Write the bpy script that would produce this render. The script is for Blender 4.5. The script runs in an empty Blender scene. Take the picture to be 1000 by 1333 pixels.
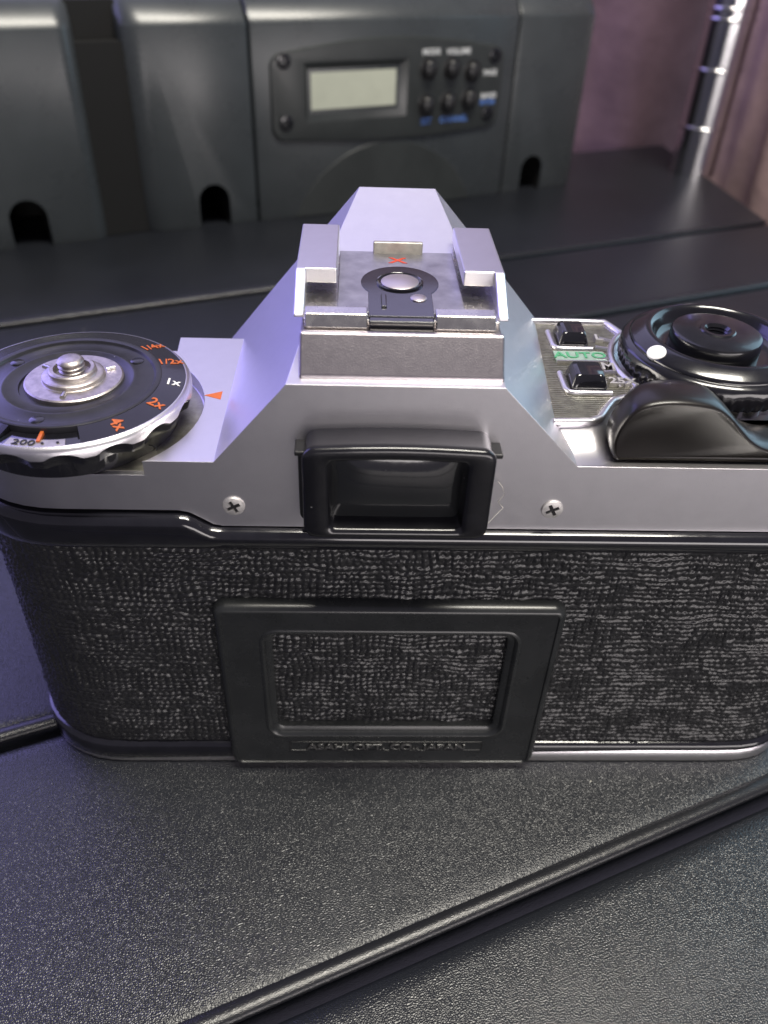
import bpy, bmesh, math, random
import numpy as np
from mathutils import Vector, Matrix

random.seed(7)
S = 0.001                      # everything below is written in millimetres
SC = bpy.context.scene
COL = SC.collection
R = math.radians

# ------------------------------------------------------------------ camera
cd = bpy.data.cameras.new('view')
cam = bpy.data.objects.new('view', cd)
COL.objects.link(cam)
ROT = ((0.99919, 0.01208, 0.03851), (-0.02265, -0.62212, 0.78259), (0.03341, -0.78283, -0.62134))
CP = (-5.85, -85.33, 123.39)
m = Matrix.Identity(4)
for i in range(3):
    m[i][0], m[i][1], m[i][2], m[i][3] = ROT[i][0], -ROT[i][1], -ROT[i][2], CP[i] * S
cam.matrix_world = m
cd.sensor_fit = 'HORIZONTAL'
cd.sensor_width = 36
cd.lens = 38.16
cd.clip_start = 0.005
cd.clip_end = 20
cd.dof.use_dof = True
cd.dof.focus_distance = 0.114
cd.dof.aperture_fstop = 31
SC.camera = cam

# ------------------------------------------------------------------ light
W = bpy.data.worlds.new('World')
SC.world = W
W.use_nodes = True
W.node_tree.nodes['Background'].inputs[0].default_value = (0.48, 0.45, 0.6, 1)
W.node_tree.nodes['Background'].inputs[1].default_value = 0.33


def lamp(name, loc, target, size, power, color, size_y=None):
    l = bpy.data.lights.new(name, 'AREA')
    l.energy = power
    l.color = color
    l.size = size
    if size_y:
        l.shape = 'RECTANGLE'
        l.size_y = size_y
    o = bpy.data.objects.new(name, l)
    COL.objects.link(o)
    o.location = [c * S for c in loc]
    d = Vector([(t - c) for t, c in zip(target, loc)])
    o.rotation_euler = d.to_track_quat('-Z', 'Y').to_euler()
    return o


lamp('ceiling_light', (165, -55, 950), (165, -45, 0), 0.46, 12.5, (1, 0.95, 0.84), 0.2)
lamp('purple_light', (-480, 330, 260), (-10, 30, 50), 0.5, 2.8, (0.37, 0.33, 1.0))
lamp('lavender_light', (-110, 690, 640), (0, 30, 50), 0.6, 1.25, (0.62, 0.58, 1.0))
lamp('cool_light', (450, 270, 230), (30, 30, 60), 0.35, 0.85, (0.5, 0.8, 1.0))
lamp('low_front_fill', (250, -520, 90), (10, 0, 40), 0.6, 2.2, (1, 0.93, 0.91), 0.2)  # added fill lamp for the metal back faces, no source seen

SC.view_settings.view_transform = 'Standard'
SC.view_settings.look = 'None'
SC.view_settings.exposure = 0
SC.view_settings.gamma = 1


# ------------------------------------------------------------------ materials
def mat(name, color, rough=0.5, metal=0.0, coat=0.0, spec=0.5, bump=None, mottle=None, rv=0.07, specks=None):
    """bump = [(scale per mm, strength, distance mm, detail)], mottle = (scale, amount)"""
    M = bpy.data.materials.new(name)
    M.use_nodes = True
    nt = M.node_tree
    N, L = nt.nodes, nt.links
    b = N['Principled BSDF']
    b.inputs['Base Color'].default_value = (*color, 1)
    b.inputs['Roughness'].default_value = rough
    b.inputs['Metallic'].default_value = metal
    b.inputs['Specular IOR Level'].default_value = spec
    b.inputs['Coat Weight'].default_value = coat
    b.inputs['Coat Roughness'].default_value = 0.06
    tc = N.new('ShaderNodeTexCoord')
    mp = N.new('ShaderNodeMapping')
    mp.inputs['Scale'].default_value = (1000, 1000, 1000)
    L.new(tc.outputs['Object'], mp.inputs[0])
    prev = None
    for (sc, st, dist, det) in (bump or []):
        n = N.new('ShaderNodeTexNoise')
        n.inputs['Scale'].default_value = sc
        n.inputs['Detail'].default_value = det
        n.inputs['Roughness'].default_value = 0.6
        L.new(mp.outputs[0], n.inputs['Vector'])
        bp = N.new('ShaderNodeBump')
        bp.inputs['Strength'].default_value = st
        bp.inputs['Distance'].default_value = dist * S
        L.new(n.outputs['Fac'], bp.inputs['Height'])
        if prev:
            L.new(prev.outputs[0], bp.inputs['Normal'])
        prev = bp
    if prev:
        L.new(prev.outputs[0], b.inputs['Normal'])
    csock = None
    if mottle:
        n = N.new('ShaderNodeTexNoise')
        n.inputs['Scale'].default_value = mottle[0]
        n.inputs['Detail'].default_value = 6
        n.inputs['Roughness'].default_value = 0.65
        L.new(mp.outputs[0], n.inputs['Vector'])
        r = N.new('ShaderNodeValToRGB')
        a = mottle[1]
        r.color_ramp.elements[0].position = 0.3
        r.color_ramp.elements[1].position = 0.7
        r.color_ramp.elements[0].color = (*[c * (1 - a) for c in color], 1)
        r.color_ramp.elements[1].color = (*[min(1, c * (1 + a)) for c in color], 1)
        L.new(n.outputs['Fac'], r.inputs[0])
        csock = r.outputs[0]
        mr = N.new('ShaderNodeMapRange')
        mr.inputs['To Min'].default_value = max(0.02, rough - rv)
        mr.inputs['To Max'].default_value = rough + rv
        L.new(n.outputs['Fac'], mr.inputs[0])
        L.new(mr.outputs[0], b.inputs['Roughness'])
    if specks:                              # pale dust grains lying on the surface
        sc, thr, colr = specks[:3]
        v = N.new('ShaderNodeTexVoronoi')
        v.inputs['Scale'].default_value = sc
        L.new(mp.outputs[0], v.inputs['Vector'])
        sep = N.new('ShaderNodeSeparateColor')
        L.new(v.outputs['Color'], sep.inputs[0])
        g1 = N.new('ShaderNodeMath'); g1.operation = 'GREATER_THAN'; g1.inputs[1].default_value = thr
        L.new(sep.outputs[0], g1.inputs[0])
        g2 = N.new('ShaderNodeMath'); g2.operation = 'LESS_THAN'; g2.inputs[1].default_value = specks[3] if len(specks) > 3 else 0.1
        L.new(v.outputs['Distance'], g2.inputs[0])
        g3 = N.new('ShaderNodeMath'); g3.operation = 'MULTIPLY'
        L.new(g1.outputs[0], g3.inputs[0]); L.new(g2.outputs[0], g3.inputs[1])
        mx = N.new('ShaderNodeMix'); mx.data_type = 'RGBA'
        L.new(g3.outputs[0], mx.inputs[0])
        if csock:
            L.new(csock, mx.inputs[6])
        else:
            mx.inputs[6].default_value = (*color, 1)
        mx.inputs[7].default_value = (*colr, 1)
        csock = mx.outputs[2]
    if csock:
        L.new(csock, b.inputs['Base Color'])
    return M


SATIN = mat('satin_chrome', (0.78, 0.76, 0.79), 0.34, 1.0, bump=[(8, 0.4, 0.045, 1)], mottle=(0.5, 0.02), rv=0.012, specks=(0.55, 0.99, (0.9, 0.88, 0.85), 0.05))
SATIN_SHADE = mat('satin_chrome_shaded', (0.45, 0.415, 0.43), 0.32, 1.0, bump=[(7, 0.4, 0.05, 1)], mottle=(0.8, 0.05), rv=0.02)  # shaded copy of satin chrome: dark viewer reflection put into the pedestal colour
STEEL = mat('brushed_steel', (0.62, 0.6, 0.57), 0.27, 1.0, bump=[(5, 0.12, 0.03, 3)], mottle=(0.5, 0.12))
DULL = mat('dull_steel', (0.5, 0.46, 0.44), 0.42, 1.0, bump=[(5, 0.2, 0.04, 3)], mottle=(0.8, 0.25))
HEAD = mat('screw_head', (0.72, 0.7, 0.68), 0.5, 0.9, bump=[(5, 0.2, 0.04, 3)], mottle=(0.8, 0.2))
BRASS2 = mat('dull_stop', (0.5, 0.48, 0.42), 0.5, 1.0, bump=[(6, 0.3, 0.04, 3)], mottle=(0.6, 0.2))
PADM = mat('contact_metal', (0.62, 0.56, 0.58), 0.42, 1.0, bump=[(5, 0.15, 0.03, 3)])
PLATE = mat('worn_shoe_plate', (0.45, 0.44, 0.46), 0.42, 1.0, bump=[(6, 0.2, 0.03, 3)], mottle=(0.35, 0.2))
BRASS = mat('worn_dial_plate', (0.36, 0.35, 0.3), 0.45, 1.0, bump=[(6, 0.35, 0.05, 3)], mottle=(0.8, 0.22))
BLACKP = mat('black_plastic', (0.02, 0.02, 0.021), 0.34, bump=[(5, 0.1, 0.03, 3)], mottle=(0.2, 0.2), specks=(0.9, 0.987, (0.25, 0.24, 0.23)))
BLACKG = mat('black_gloss', (0.009, 0.009, 0.012), 0.13, coat=0.6, bump=[(1.5, 0.03, 0.05, 3)], mottle=(0.3, 0.2))
WINDM = mat('winder_black', (0.009, 0.009, 0.012), 0.2, coat=0.35, bump=[(1.5, 0.05, 0.06, 3)], mottle=(0.3, 0.3), specks=(0.9, 0.985, (0.2, 0.2, 0.2)))
FRAMEM = mat('frame_plastic', (0.02, 0.0215, 0.0225), 0.27, bump=[(5, 0.05, 0.03, 3)], mottle=(0.15, 0.2), specks=(0.8, 0.992, (0.25, 0.24, 0.23)))
LETTERP = mat('lettering_plastic', (0.05, 0.05, 0.05), 0.25)  # lighter than the frame plastic, so the raised letters stand out
LEVERM = mat('lever_gloss', (0.010, 0.008, 0.007), 0.32, coat=0.1, spec=0.4, bump=[(0.8, 0.03, 0.1, 2)], specks=(0.7, 0.985, (0.16, 0.15, 0.14)))
BLACKE = mat('black_enamel', (0.008, 0.008, 0.010), 0.22, coat=0.3, bump=[(3, 0.08, 0.03, 3)], mottle=(0.3, 0.25), specks=(1.0, 0.985, (0.2, 0.2, 0.2)))
LEATHER = mat('black_leatherette', (0.018, 0.0182, 0.0195), 0.27, bump=[(4.5, 0.45, 0.09, 2)], mottle=(0.25, 0.2), rv=0.08, specks=(0.5, 0.99, (0.25, 0.24, 0.22), 0.06))
GLASSD = mat('finder_glass', (0.016, 0.017, 0.018), 0.1, spec=0.8, coat=0.5, bump=[(0.5, 0.05, 0.3, 2)], specks=(1.8, 0.97, (0.12, 0.12, 0.11)))
ORANGE = mat('orange_paint', (0.52, 0.115, 0.02), 0.5)
RED = mat('red_paint', (0.6, 0.06, 0.02), 0.5)
WHITE = mat('white_paint', (0.8, 0.8, 0.78), 0.5)
GREEN = mat('green_paint', (0.08, 0.33, 0.17), 0.45)
GREENP = mat('pale_green_plate', (0.33, 0.44, 0.38), 0.45, 0.3, mottle=(1.0, 0.2))
INK_SHADE = mat('black_ink_and_shade', (0.01, 0.01, 0.012), 0.5)  # print and scratch marks, also the painted shade in the screw crosses
BOXP = mat('dark_grey_case_plastic', (0.044, 0.05, 0.054), 0.28, bump=[(1.4, 0.1, 0.1, 3)], mottle=(0.03, 0.14))
BOXD = mat('dark_panel_plastic', (0.033, 0.037, 0.037), 0.3, bump=[(1.5, 0.2, 0.1, 3)], mottle=(0.05, 0.15))
CAVITY_SHADE = mat('cavity_shade', (0.004, 0.004, 0.004), 0.8)  # shade of the box channel and slots painted as near-black
LCD = mat('grey_green_display', (0.5, 0.52, 0.42), 0.35, mottle=(0.1, 0.06))
LCD.node_tree.nodes['Principled BSDF'].inputs['Emission Color'].default_value = (0.5, 0.53, 0.42, 1)
LCD.node_tree.nodes['Principled BSDF'].inputs['Emission Strength'].default_value = 0.04
PRINTW = mat('white_print', (0.72, 0.74, 0.74), 0.5)
PRINTB = mat('blue_print', (0.09, 0.2, 0.55), 0.5)
TABLE = mat('grained_black_plastic', (0.013, 0.0145, 0.0185), 0.3, bump=[(4.8, 1.0, 0.085, 0), (0.25, 0.08, 0.5, 2)], mottle=(0.02, 0.2), specks=(0.22, 0.985, (0.5, 0.48, 0.42), 0.05))
BEADM = mat('worn_edge_plastic', (0.015, 0.0155, 0.018), 0.25, bump=[(7.5, 0.6, 0.05, 0)])
CHROME = mat('polished_chrome', (0.7, 0.69, 0.7), 0.16, 1.0, bump=[(0.06, 0.02, 1.0, 2)])
CLOTH = mat('mauve_brown_cloth', (0.16, 0.105, 0.125), 0.85, spec=0.15, bump=[(1.5, 0.3, 0.3, 3), (0.05, 0.3, 4, 3)], mottle=(0.02, 0.25))
CLOTHB = mat('beige_pink_cloth', (0.38, 0.27, 0.235), 0.85, spec=0.15, bump=[(1.5, 0.3, 0.3, 3), (0.05, 0.3, 4, 3)], mottle=(0.03, 0.3))
LINT = mat('pale_lint', (0.55, 0.52, 0.48), 0.8)
DISCM = mat('satin_black_disc', (0.03, 0.03, 0.036), 0.34, 0.35, bump=[(3, 0.1, 0.03, 3)], mottle=(0.3, 0.25), specks=(1.0, 0.985, (0.2, 0.2, 0.2)))


# ------------------------------------------------------------------ helpers
def link(name, me, material, parent=None, smooth=40, bevel=None, seg=3):
    o = bpy.data.objects.new(name, me)
    COL.objects.link(o)
    if material:
        me.materials.append(material)
    if parent is not None:
        o.parent = parent
    if bevel:
        bv = o.modifiers.new('edge', 'BEVEL')
        bv.width = bevel * S
        bv.segments = seg
        bv.limit_method = 'ANGLE'
        bv.angle_limit = R(24)
        bv.harden_normals = True
        bv.use_clamp_overlap = True
    if smooth:
        for p in me.polygons:
            p.use_smooth = True
        if smooth < 180:
            me.set_sharp_from_angle(angle=R(smooth))
    return o


def base_of(root):
    return Vector(root['base']) if root is not None and 'base' in root else Vector((0, 0, 0))


def data(verts, faces, off=(0, 0, 0)):
    me = bpy.data.meshes.new('m')
    me.from_pydata([((v[0] - off[0]) * S, (v[1] - off[1]) * S, (v[2] - off[2]) * S) for v in verts], [], faces)
    me.validate()
    bm = bmesh.new()
    bm.from_mesh(me)
    bmesh.ops.recalc_face_normals(bm, faces=bm.faces)
    bm.to_mesh(me)
    bm.free()
    return me


class G:
    """collects shapes (mm) into one mesh"""
    def __init__(s):
        s.v, s.f = [], []

    def add(s, v, f):
        k = len(s.v)
        s.v += [tuple(p) for p in v]
        s.f += [tuple(i + k for i in q) for q in f]
        return s

    def box(s, x0, x1, y0, y1, z0, z1):
        v = [(x, y, z) for x in (x0, x1) for y in (y0, y1) for z in (z0, z1)]
        return s.add(v, [(0, 1, 3, 2), (4, 6, 7, 5), (0, 4, 5, 1), (2, 3, 7, 6), (0, 2, 6, 4), (1, 5, 7, 3)])

    def prism(s, loop, a, b, axis='z'):
        """loop of 2-D points extruded from a to b along an axis"""
        def P(p, t):
            return {'z': (p[0], p[1], t), 'y': (p[0], t, p[1]), 'x': (t, p[0], p[1])}[axis]
        n = len(loop)
        v = [P(p, a) for p in loop] + [P(p, b) for p in loop]
        f = [tuple(range(n))[::-1], tuple(range(n, 2 * n))]
        f += [(i, (i + 1) % n, n + (i + 1) % n, n + i) for i in range(n)]
        return s.add(v, f)

    def loft(s, loops, cap0=False, cap1=False, closed=True):
        n = len(loops[0])
        v = [p for l in loops for p in l]
        f = []
        for k in range(len(loops) - 1):
            for i in range(n if closed else n - 1):
                j = (i + 1) % n
                f.append((k * n + i, k * n + j, (k + 1) * n + j, (k + 1) * n + i))
        if cap0:
            f.append(tuple(range(n))[::-1])
        if cap1:
            f.append(tuple(range((len(loops) - 1) * n, len(loops) * n)))
        return s.add(v, f)

    def lathe(s, prof, c, seg=96, rf=None, cap=True, zf=None):
        loops = []
        for r, z in prof:
            l = []
            for i in range(seg):
                t = 2 * math.pi * i / seg
                rr = r + (rf(t, r, z) if rf else 0)
                zz = z + (zf(t, r, z) if zf else 0)
                l.append((c[0] + rr * math.cos(t), c[1] + rr * math.sin(t), zz))
            loops.append(l)
        return s.loft(loops, cap0=cap, cap1=cap)

    def tube(s, path, r, seg=8, up=(0, 0, 1)):
        loops = []
        P = [Vector(p) for p in path]
        for i, p in enumerate(P):
            t = (P[min(i + 1, len(P) - 1)] - P[max(i - 1, 0)]).normalized()
            a = t.cross(Vector(up))
            if a.length < 1e-4:
                a = t.cross(Vector((1, 0, 0)))
            a.normalize()
            b = a.cross(t).normalized()
            rr = r[i] if isinstance(r, (list, tuple)) else r
            loops.append([tuple(p + a * rr * math.cos(2 * math.pi * k / seg) + b * rr * math.sin(2 * math.pi * k / seg)) for k in range(seg)])
        return s.loft(loops, True, True)

    def obj(s, name, material, parent=None, smooth=40, bevel=None, seg=3, off=None):
        if off is None:
            off = OFF[0]
        return link(name, data(s.v, s.f, off), material, parent, smooth, bevel, seg)


OFF = [(0, 0, 0)]


def thing(name, label, cat, loc, rotz=0.0, group=None):
    o = bpy.data.objects.new(name, None)
    COL.objects.link(o)
    o.empty_display_size = 0.01
    o.location = [c * S for c in loc]
    o.rotation_euler = (0, 0, rotz)
    o['label'] = label
    o['category'] = cat
    if group:
        o['group'] = group
    return o


def raw(verts_faces):
    me = bpy.data.meshes.new('tmp')
    me.from_pydata(verts_faces.v, [], verts_faces.f)
    bm = bmesh.new(); bm.from_mesh(me)
    bmesh.ops.recalc_face_normals(bm, faces=bm.faces)
    bm.to_mesh(me); bm.free()
    o = bpy.data.objects.new('tmp', me)
    COL.objects.link(o)
    return o


def boolean(first, others, clean=True):
    """first: G, others: [(op, G)], worked out in mm; returns G"""
    o = raw(first)
    temps = [o]
    for op, g in others:
        t = raw(g)
        temps.append(t)
        md = o.modifiers.new('b', 'BOOLEAN')
        md.operation = op
        md.object = t
        md.solver = 'EXACT'
    bpy.context.view_layer.update()
    dg = bpy.context.evaluated_depsgraph_get()
    me = bpy.data.meshes.new_from_object(o.evaluated_get(dg))
    if clean:
        bm = bmesh.new(); bm.from_mesh(me)
        bmesh.ops.remove_doubles(bm, verts=bm.verts, dist=0.01)
        bmesh.ops.dissolve_limit(bm, angle_limit=R(1.2), verts=bm.verts, edges=bm.edges)
        bmesh.ops.dissolve_degenerate(bm, dist=0.02, edges=bm.edges)
        bm.to_mesh(me); bm.free()
    g = G()
    g.v = [tuple(v.co) for v in me.vertices]
    g.f = [tuple(p.vertices) for p in me.polygons]
    for t in temps:
        dm = t.data
        bpy.data.objects.remove(t)
        bpy.data.meshes.remove(dm)
    bpy.data.meshes.remove(me)
    return g


def text_g(txt, size, origin, ex, ey, depth=0.12, align='CENTER', bold=0.0, squash=1.0, bev=0.0):
    """flat or slightly raised lettering; ex, ey span its plane, returned as G in mm"""
    c = bpy.data.curves.new('t', 'FONT')
    c.body = txt
    c.size = size
    c.align_x = align
    c.align_y = 'CENTER'
    c.extrude = depth / 2
    c.offset = bold
    c.bevel_depth = bev
    c.bevel_resolution = 1
    c.resolution_u = 3
    o = bpy.data.objects.new('t', c)
    COL.objects.link(o)
    bpy.context.view_layer.update()
    dg = bpy.context.evaluated_depsgraph_get()
    me = bpy.data.meshes.new_from_object(o.evaluated_get(dg))
    ex = Vector(ex).normalized(); ey = Vector(ey).normalized()
    ez = ex.cross(ey)
    O = Vector(origin)
    g = G()
    g.v = [tuple(O + ex * v.co.x * squash + ey * v.co.y + ez * v.co.z) for v in me.vertices]
    g.f = [tuple(p.vertices) for p in me.polygons]
    bpy.data.objects.remove(o); bpy.data.curves.remove(c); bpy.data.meshes.remove(me)
    return g


def rrect(x0, x1, z0, z1, r, n=6, arch=0.0):
    """rounded rectangle, list of (x, z), counter-clockwise; arch lifts the middle of the top side"""
    pts = []
    for cx, cz, a0 in ((x1 - r, z0 + r, -90), (x1 - r, z1 - r, 0), (x0 + r, z1 - r, 90), (x0 + r, z0 + r, 180)):
        for k in range(n + 1):
            a = R(a0 + 90 * k / n)
            pts.append((cx + r * math.cos(a), cz + r * math.sin(a)))
        if a0 == 0:
            for k in range(1, 12):
                t = k / 12
                pts.append((x1 - r + (x0 - x1 + 2 * r) * t, z1 + arch * math.sin(math.pi * t)))
        if a0 == 180:
            for k in range(1, 12):
                t = k / 12
                pts.append((x0 + r + (x1 - x0 - 2 * r) * t, z0))
    return pts


# ------------------------------------------------------------------ table of grained planks
AD = R(21.8)
TD = (math.cos(AD), math.sin(AD))
TN = (-math.sin(AD), math.cos(AD))
table = bpy.data.objects.new('tabletop', None)
COL.objects.link(table)
table['kind'] = 'structure'
table.empty_display_size = 0.01
table.rotation_euler = (0, 0, AD)


def plank(w0, w1, t0, t1a, t1b):
    """section across the plank: lip at the near edge, soft far edge; local x along, y across"""
    sec = [(1.5, -9), (1.3, -3.6), (1.35, -2.2), (1.7, -1.4), (2.5, -0.9), (3.8, -0.2), (4.8, 0), (6, 0)]
    L = w1 - w0
    far = [(L - 4.5, 0), (L - 2.8, -0.1), (L - 1.6, -0.5), (L - 0.8, -1.3), (L - 0.4, -2.6), (L - 0.3, -9)]
    mid = [(6 + (L - 11) * k / 4, 0) for k in range(1, 4)]
    sec = sec + mid + far
    loops = []
    for k in range(9):
        u = k / 8
        loops.append([(t0 + (t1a + (t1b - t1a) * (y / L) - t0) * u, w0 + y, z) for y, z in sec])
    g = G()
    g.loft(loops, True, True)
    pk = g.obj('plank', TABLE, table, smooth=60)
    bead = []
    for k in range(9):
        u = k / 8
        bead.append([(t0 + (t1a + (t1b - t1a) * (3 / L) - t0) * u, w0 + 2.75 + 1.5 * math.cos(q), -0.75 + 0.98 * math.sin(q)) for q in (2 * math.pi * j / 20 for j in range(20))])
    G().loft(bead, True, True).obj('edge_bead', BEADM, pk, smooth=80)


edges = [-206, -148, -90, -31.9, 27.6, 85, 142, 200, 330]
for a, b in zip(edges[:-1], edges[1:]):
    last = b == 330
    plank(a, b, -520, 279 if last else 285, 319 if last else 285)

# ------------------------------------------------------------------ the film camera
CB = (6, 17, 0)
OFF[0] = CB
film = thing('film_camera', 'old silver and black film camera seen from behind, standing on black planks', 'camera', CB)


def outline(o=0.0, n=22):
    """plan of the body, counter-clockwise from the back left; o grows it outwards"""
    pts = []
    cy, b = 17.0, 17.0 + o

    def corner(cx, a, e, a0, a1):
        for k in range(n + 1):
            t = R(a0 + (a1 - a0) * k / n)
            c, s_ = math.cos(t), math.sin(t)
            pts.append((cx + a * math.copysign(abs(c) ** (2 / e), c), cy + b * math.copysign(abs(s_) ** (2 / e), s_)))
    corner(58.6, 15.2 + o, 2.9, -90, 90)
    corner(-44, 16.4 + o, 2.25, 90, 270)
    return pts


# --- top plate with prism, one piece of satin chrome
left_arc = [(-44.4 + 17.6 * math.cos(R(a)), 12.8 + 17.6 * math.sin(R(a))) for a in range(-46, 56, 6)]
platform = [(-15, 0)] + [(-15, 34.4), (-33.6, 34.4)] + left_arc[::-1] + [(-32.6, 0)]
platform = [p for p in platform if p[1] >= 0]
gbase = G().prism(outline(), 52.9, 61.2)
gplat = G().prism(platform, 58, 63.4)
clip_r = [p for p in outline() if p[0] > 40]
right_shape = [(15, 0)] + sorted([p for p in outline() if p[0] > 40 and p[1] < 17], key=lambda p: p[1]) + sorted([p for p in outline() if p[0] > 40 and p[1] >= 17], key=lambda p: p[1]) + [(15, 34)]
gright = G().prism(right_shape, 57, 63.5)

# prism housing
def on_left(y, z):               # plane through the back left edge and the crest
    a = Vector((-23.6, 0, 63.4)); b = Vector((-14, 0, 74.8)); c = Vector((-5.4, 43, 84.9))
    n = (b - a).cross(c - a)
    return a.x - (n.y * (y - a.y) + n.z * (z - a.z)) / n.x
def on_right(y, z):
    a = Vector((23.1, 0, 63.5)); b = Vector((12.4, 0, 74.8)); c = Vector((6.2, 43, 84.9))
    n = (b - a).cross(c - a)
    return a.x - (n.y * (y - a.y) + n.z * (z - a.z)) / n.x
K = (on_left(28.3, 80.0), 28.3, 80.0)
Lr = (on_right(28.3, 80.0), 28.3, 80.0)
pv = [
    (on_left(0, 58), 0, 58), (on_left(0, 74.8), 0, 74.8), (on_right(0, 74.8), 0, 74.8), (on_right(0, 58), 0, 58),   # 0-3 back
    K, Lr,                                                                                                           # 4 5
    (-5.4, 43, 84.9), (6.2, 43, 84.9),                                                                               # 6 7 crest
    (on_left(43, 69.3), 43, 69.3), (on_left(42, 58), 42, 58),                                                        # 8 9
    (on_right(42, 78.2), 42, 78.2), (on_right(38.5, 66), 38.5, 66), (on_right(37, 58), 37, 58),                      # 10 11 12
]
pf = [(0, 1, 2, 3), (1, 4, 5, 2), (4, 6, 7, 5),
      (0, 9, 8, 6, 4), (0, 4, 1),
      (2, 5, 3), (3, 5, 7, 10, 11, 12),
      (6, 8, 9, 12, 11, 10, 7), (0, 3, 12, 9)]
gprism = G().add(pv, pf)
# pedestal under the accessory shoe
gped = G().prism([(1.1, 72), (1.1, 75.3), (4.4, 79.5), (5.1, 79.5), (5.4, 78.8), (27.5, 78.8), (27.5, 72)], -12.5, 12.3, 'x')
# right deck: raised relief plate carrying the buttons
DC = (47.3, 22.5)
arc_r = [(DC[0] + 14.7 * math.cos(R(a)), DC[1] + 14.7 * math.sin(R(a))) for a in (138, 148, 158, 168, 178, 188, 198, 208)]
ridge_path = [(22.6, 36.6), (34.6, 36.6)] + arc_r + [(32.6, 12.9), (30.0, 11.7), (28.6, 9.6), (27.2, 7.2), (25.6, 6.2), (20.6, 6.0)]
gdeck = G().prism([(15, 36.6)] + ridge_path[1:-1] + [(15, 6.0)], 60, 66.2)
skirt_lo = [(22.6, 0.25), (26.4, 0.25), (28.8, 1.8), (30.6, 4.5), (32.2, 7.2), (34.5, 9.6)]
skirt_hi = [(20.2, 6.2), (25.6, 6.2), (27.2, 7.2), (28.6, 9.6), (30.0, 11.7), (32.6, 12.9)]
cut = G().prism([(-75, 50), (-20, 50), (-23.6, 53.0), (-24.6, 53.2), (-26.0, 54.2), (-27.6, 55.2), (-29, 55.5), (-75, 55.5)], -6, 7, 'y')
top = boolean(gbase, [('UNION', gplat), ('UNION', gright), ('UNION', gdeck), ('UNION', gprism), ('DIFFERENCE', cut)])
tp = top.obj('top_plate', SATIN, film, smooth=30, bevel=0.42, seg=3)

gped.obj('shoe_pedestal', SATIN_SHADE, tp, smooth=30, bevel=0.35, seg=3)
# concave apron between the relief plate and the back edge
g = G()
loops = []
for k in range(9):
    t = k / 8
    z = 63.52 + (66.15 - 63.52) * (0.12 * t + 0.88 * t ** 2.6)
    loops.append([(a[0] + (b[0] - a[0]) * t, a[1] + (b[1] - a[1]) * t, z) for a, b in zip(skirt_lo, skirt_hi)])
g.loft(loops, closed=False)
g.obj('apron', SATIN, tp, smooth=180)

# ribbed relief of the plate
inner = [(22.9, 35.8), (34.2, 35.8)] + [(DC[0] + 15.4 * math.cos(R(a)), DC[1] + 15.4 * math.sin(R(a))) for a in (140, 150, 160, 170, 180, 190, 200, 208)] + [(32.0, 13.6), (29.5, 12.4), (28.0, 10.2), (26.8, 8.0), (25.4, 7.0), (21.0, 6.8)]
def span(y):
    xs = []
    n = len(inner)
    for i in range(n):
        a, b = inner[i], inner[(i + 1) % n]
        if (a[1] - y) * (b[1] - y) < 0:
            xs.append(a[0] + (b[0] - a[0]) * (y - a[1]) / (b[1] - a[1]))
    return (min(xs), max(xs)) if len(xs) > 1 else None
g = G()
y = 7.0
while y < 35.7:
    sp = span(y)
    if sp:
        x0 = max(sp[0], on_right(y, 66.3) - 0.3)
        g.prism([(y - 0.2, 66.1), (y - 0.12, 66.36), (y + 0.12, 66.36), (y + 0.2, 66.1)], x0, sp[1], 'x')
    y += 0.52
rel = g.obj('relief_ribs', BRASS, tp, smooth=0)
rel['kind'] = 'stuff'
flr = G().prism(inner, 66.0, 66.21).obj('relief_floor', BRASS, tp, smooth=0)
g = G()
rp = [(x, y, 66.45) for x, y in ridge_path]
def fine(path, n=3):
    out = []
    for a, b in zip(path[:-1], path[1:]):
        for k in range(n):
            out.append(tuple(a[i] + (b[i] - a[i]) * k / n for i in range(3)))
    return out + [path[-1]]
g.tube(fine(rp), 0.58, 8)
for a in (152, 163, 176, 190, 203):
    e = Vector((math.cos(R(a)), math.sin(R(a)), 0))
    p = Vector((DC[0], DC[1], 66.5))
    g.tube([tuple(p + e * 14.6), tuple(p + e * 17.0)], 0.4, 6)
g.obj('raised_border', SATIN, tp, smooth=60)
for nm, txt, sz, o_, mt in (('raised_letter', 'L', 2.6, (32.1, 30.2, 66.6), HEAD), ('raised_letter', 'M', 2.7, (31.4, 20.8, 66.6), HEAD), ('raised_number', '125X', 2.35, (31.9, 16.5, 66.6), HEAD)):
    text_g(txt, sz, o_, (1, -0.06, 0), (0.06, 1, 0), 0.8, bold=0.06).obj(nm, mt, tp, smooth=0)
pl = G().box(24.2, 31.9, 22.8, 25.9, 66.3, 66.75).obj('mode_label', GREENP, tp, smooth=30, bevel=0.12)
text_g('AUTO', 2.5, (28.0, 24.35, 66.8), (1, 0, 0), (0, 1, 0), 0.14, bold=0.03, squash=1.15).obj('lettering', GREEN, pl, smooth=0)
G().box(24.2, 31.9, 22.5, 22.78, 66.3, 66.85).obj('label_edge', SATIN, pl, smooth=0)

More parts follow.
